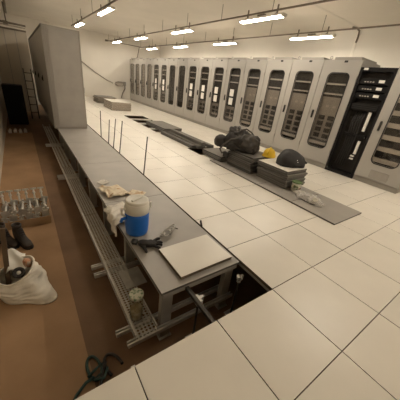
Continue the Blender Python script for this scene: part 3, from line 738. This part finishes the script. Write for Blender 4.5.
# jar on the cable tray
jr = thing('glass_jar', 'glass jar with patterned lid standing on the end of the cable tray', 'jar', (-.965, .585, -.396))
MB().lathe([(.052, 0), (.056, .006), (.056, .235), (.049, .252), (.049, .265)], 24).build('glass', 'jar_glass', jr)
MB().lathe([(.049, .003), (.051, .03), (.050, .105), (.0, .11)], 20).build('contents', 'jar_content', jr)
MB().lathe([(.055, .245), (.059, .247), (.059, .272), (.053, .278), (0, .278)], 24).build('lid', 'jar_lid', jr)

# ------------------------------------------------------------------ things on the sunken concrete floor
bx = thing('carton_tray', 'low open cardboard carton holding loose metal pedestals', 'box', (-2.01, 2.79, ZG))
BWX, BDY, BH = .60, .66, .115
MB().box(0, 0, 0, BWX, BDY, .006).build('base', 'cardboard', bx)
for dm in ((0, 0, .006, BWX, .006, BH), (0, BDY - .006, .006, BWX, BDY, BH), (0, .006, .006, .006, BDY - .006, BH), (BWX - .006, .006, .006, BWX, BDY - .006, BH)): MB().box(*dm).build('side', 'cardboard', bx)
jk_tube = MB().tube([(0, 0, 0), (0, 0, .30)], .013, 8).mesh('post', 'galvanised')
jk_plate = MB().box(-.043, -.043, -.004, .043, .043, .002).mesh('base_plate', 'galvanised')
jk_head = MB().tube([(0, 0, .24), (0, 0, .262)], .024, 6).box(-.04, -.012, .30, .04, .012, .325).box(-.012, -.04, .301, .012, .04, .324).mesh('head', 'galvanised')
NTH = ['first', 'second', 'third', 'fourth', 'fifth', 'sixth']
def jack(loc, rot, lab, grp):
    t = thing('pedestal_jack', lab, 'pedestal', loc, 0, grp); t.rotation_euler = rot
    link('post', jk_tube, t); link('base_plate', jk_plate, t); link('head', jk_head, t)
for row in range(3):
    for k in range(6):
        fl_ = (k + row) % 2
        jack((-1.945 + .092 * k + .02 * row, 2.845 + (.33 if fl_ else 0), ZG + .065 + row * .075), ((PI / 2 if fl_ else -PI / 2) + (.02 if row else 0), random.uniform(-.3, .3), random.uniform(-.03, .03)), 'galvanised pedestal lying in the carton, %s layer, %s from the wall' % (['lower', 'middle', 'upper'][row], NTH[k]), 'pedestals lying in the carton')
for k in range(6):
    jack((-1.945 + .096 * k, 3.26, ZG + .026), (-.32 + random.uniform(-.05, .05), 0, random.uniform(-.03, .03)), 'galvanised pedestal standing in the rear of the carton, %s from the wall' % NTH[k], 'pedestals standing in the carton')
for k in range(4):
    jack((-1.93 + .13 * k, 8.6 + .05 * (k % 2), ZS + .06), (-PI / 2, 0, 0), 'galvanised pedestal lying before the black cabinet, %s from the wall' % NTH[k], 'small heap of pedestals')

# boots
def boot(loc, rz, lab):
    t = thing('work_boot', lab, 'boot', loc, rz, 'pair of work boots')
    secs = [(-.125, .0, .030, .02, .10), (-.10, 0, .042, .02, .24), (-.05, 0, .046, .02, .25), (-.01, 0, .046, .02, .24), (.02, 0, .045, .02, .15), (.06, 0, .047, .02, .11), (.11, 0, .050, .02, .085), (.15, 0, .040, .02, .065), (.168, 0, .02, .02, .045)]
    b = MB()
    def P(u, v):
        a = 2 * PI * u; k = v * (len(secs) - 1); i = min(int(k), len(secs) - 2); f = k - i
        s = [secs[i][q] * (1 - f) + secs[i + 1][q] * f for q in range(5)]
        return (s[0], s[2] * sgnpow(math.cos(a), .8), (s[3] + s[4]) / 2 + (s[4] - s[3]) / 2 * sgnpow(math.sin(a), .7))
    b.grid(P, 20, 24, wrap=True)
    n0 = len(b.v); b.face([k for k in range(20)][::-1]); b.face([n0 - 20 + k for k in range(20)])
    b.build('upper', 'boot', t)
    MB().lathe([(.046, .225), (.052, .235), (.054, .262), (.046, .27), (.038, .262), (.036, .20), (0, .198)], 18, c=(-.055, 0, 0), sx=1.15, sy=.92).build('collar', 'boot', t)
    so = MB(); 
    prof = [(-.135, .02), (-.12, .042), (-.04, .044), (.03, .046), (.10, .052), (.155, .042), (.178, .018)]
    top = [(x, y_) for x, y_ in prof] + [(x, -y_) for x, y_ in prof[::-1]]; n = len(top)
    so.v = [(x, y, 0) for x, y in top] + [(x, y, .025) for x, y in top]
    so.face(range(n)); so.face(range(n, 2 * n)[::-1])
    for i in range(n): j = (i + 1) % n; so.face((j, i, n + i, n + j))
    so.build('sole', 'rubber', t)
    for q in range(4): MB().tube([(.035 - .012 * q, -.032, .125 + .028 * q), (.045 - .012 * q, 0, .135 + .028 * q), (.035 - .012 * q, .032, .125 + .028 * q)], .004, 5).build('lace', 'tape', t)
boot((-1.915, 2.46, ZG), -1.0, 'dark brown work boot standing on the concrete, nearer the wall')
boot((-1.76, 2.39, ZG), -1.1, 'dark brown work boot standing on the concrete, farther from the wall')

# white sack with its rubbish
sk_ = thing('woven_sack', 'white woven sack slumped open on the brown floor', 'sack', (-1.76, 1.56, ZG))
def sackf(u, v):
    a = 2 * PI * u; d = (a - math.radians(309) + PI) % (2 * PI) - PI
    rb = .195 + .175 * math.exp(-(d / .42) ** 2) * (1 - v) ** 1.1
    bx_, by_ = rb * math.cos(a), rb * math.sin(a)
    rx_, ry_ = -.045 + .165 * math.cos(a), .045 + .155 * math.sin(a)
    bul = 1 + .10 * math.sin(PI * min(1, v * 1.15)) - .06 * v
    x, y = (bx_ * (1 - v) + rx_ * v) * bul, (by_ * (1 - v) + ry_ * v) * bul
    z = (.235 + .065 * math.cos(a - .6)) * v ** .9
    k = (.020 * nz((x, y, z), 8, 6) + .010 * nz((x * .6, y * .6, z * 2.5), 20, 2)) * min(1, v * 4)
    return (max(x + k * math.cos(a) * 1.5, -.285), y + k * math.sin(a) * 1.5, max(.002, z + k * .8))
sb = MB().grid(sackf, 64, 30, wrap=True); sb.face(range(64)[::-1]); o = sb.build('bag_body', 'sack', sk_); thicken(o, .005, -1)
MB().tube([sackf(q / 64, 1.0) for q in range(64)], .008, 6, closed=True).build('hem', 'sack', sk_)
fl = MB().grid(lambda u, v: (-.08 + .16 * u + .03 * v + .02 * math.sin(v * 5), .0 + .19 * v + .02 * math.sin(u * 5), .22 + .13 * v * (.7 + .3 * math.sin(1.2 + u * 2.6)) + .012 * math.sin(u * 7 + v * 5)), 16, 14).build('crumpled_sheet', 'paper'); thicken(fl, .006)
fl.location = (-1.80, 1.60, ZG); tag(fl, 'crumpled white sheet sticking up out of the open sack', 'sheet')
rp_ = thing('tape_roll', 'black tape roll with pale core in the mouth of the sack', 'tape roll', (-1.775, 1.545, ZG + .235)); rp_.rotation_euler = (.75, .1, 0)
MB().lathe([(.020, -.018), (.05, -.018), (.053, -.014), (.053, .014), (.05, .018), (.020, .018), (.020, -.018)], 24).build('roll', 'tape', rp_)
MB().lathe([(.0, -.010), (.019, -.016), (.019, .014), (0, .014)], 20).build('core', 'white_print', rp_)
ob = blob(puffy(.04, .05, .05, .8, .4, 16, 3, -.2), 20, 12).build('crumpled_wrapper', 'orange', None, (-1.70, 1.64, ZG + .26)); tag(ob, 'crumpled orange and cream wrapper at the sack mouth', 'wrapper')
pl = thing('timber_batten', 'dark timber batten standing upright in the sack beside the aisle wall', 'batten', (-1.885, 1.63, ZG + .05), 0)
MB().box(-.02, -.012, 0, .02, .012, .62, ch=.002).build('batten', 'wood', pl); pl.rotation_euler = (-.12, .10, .0)

# green hose / cable coil near the tile edge
hs = thing('rope_coil', 'dark green rope loops lying on the concrete against the white tile edge', 'rope', (-1.37, .40, ZS))
def loop(cx, cy, rx, ry, rot, n=24, a0=0, a1=2 * PI, z0=.012, dz=.0):
    out = []
    for q in range(n + 1):
        a = a0 + (a1 - a0) * q / n; x, y = rx * math.cos(a), ry * math.sin(a)
        out.append((cx + x * math.cos(rot) - y * math.sin(rot), cy + x * math.sin(rot) + y * math.cos(rot), z0 + dz * q / n))
    return out
MB().tube(loop(.015, .05, .045, .10, .1, a0=-.6, a1=2 * PI - .3), .011, 8).build('loop', 'hose', hs)
MB().tube(loop(.15, -.01, .055, .11, .25, a0=-.3, a1=3.6, z0=.013), .012, 8).build('loop', 'tape', hs)
MB().tube([(.0, -.03, .034), (-.06, -.04, .036), (-.13, -.08, .02), (-.20, -.16, .013), (-.26, -.30, .013)], .012, 8).build('tail', 'hose', hs)
MB().tube([(-.04, -.02, .05), (.02, .01, .055), (.07, .03, .05), (.05, -.03, .04), (-.01, -.05, .036), (.06, -.07, .03), (.10, -.01, .035)], .011, 8).build('knot', 'hose', hs)
MB().tube([(.10, .04, .03), (.06, -.02, .04), (.02, -.12, .014), (-.06, -.22, .012)], .011, 8).build('tail', 'tape', hs)
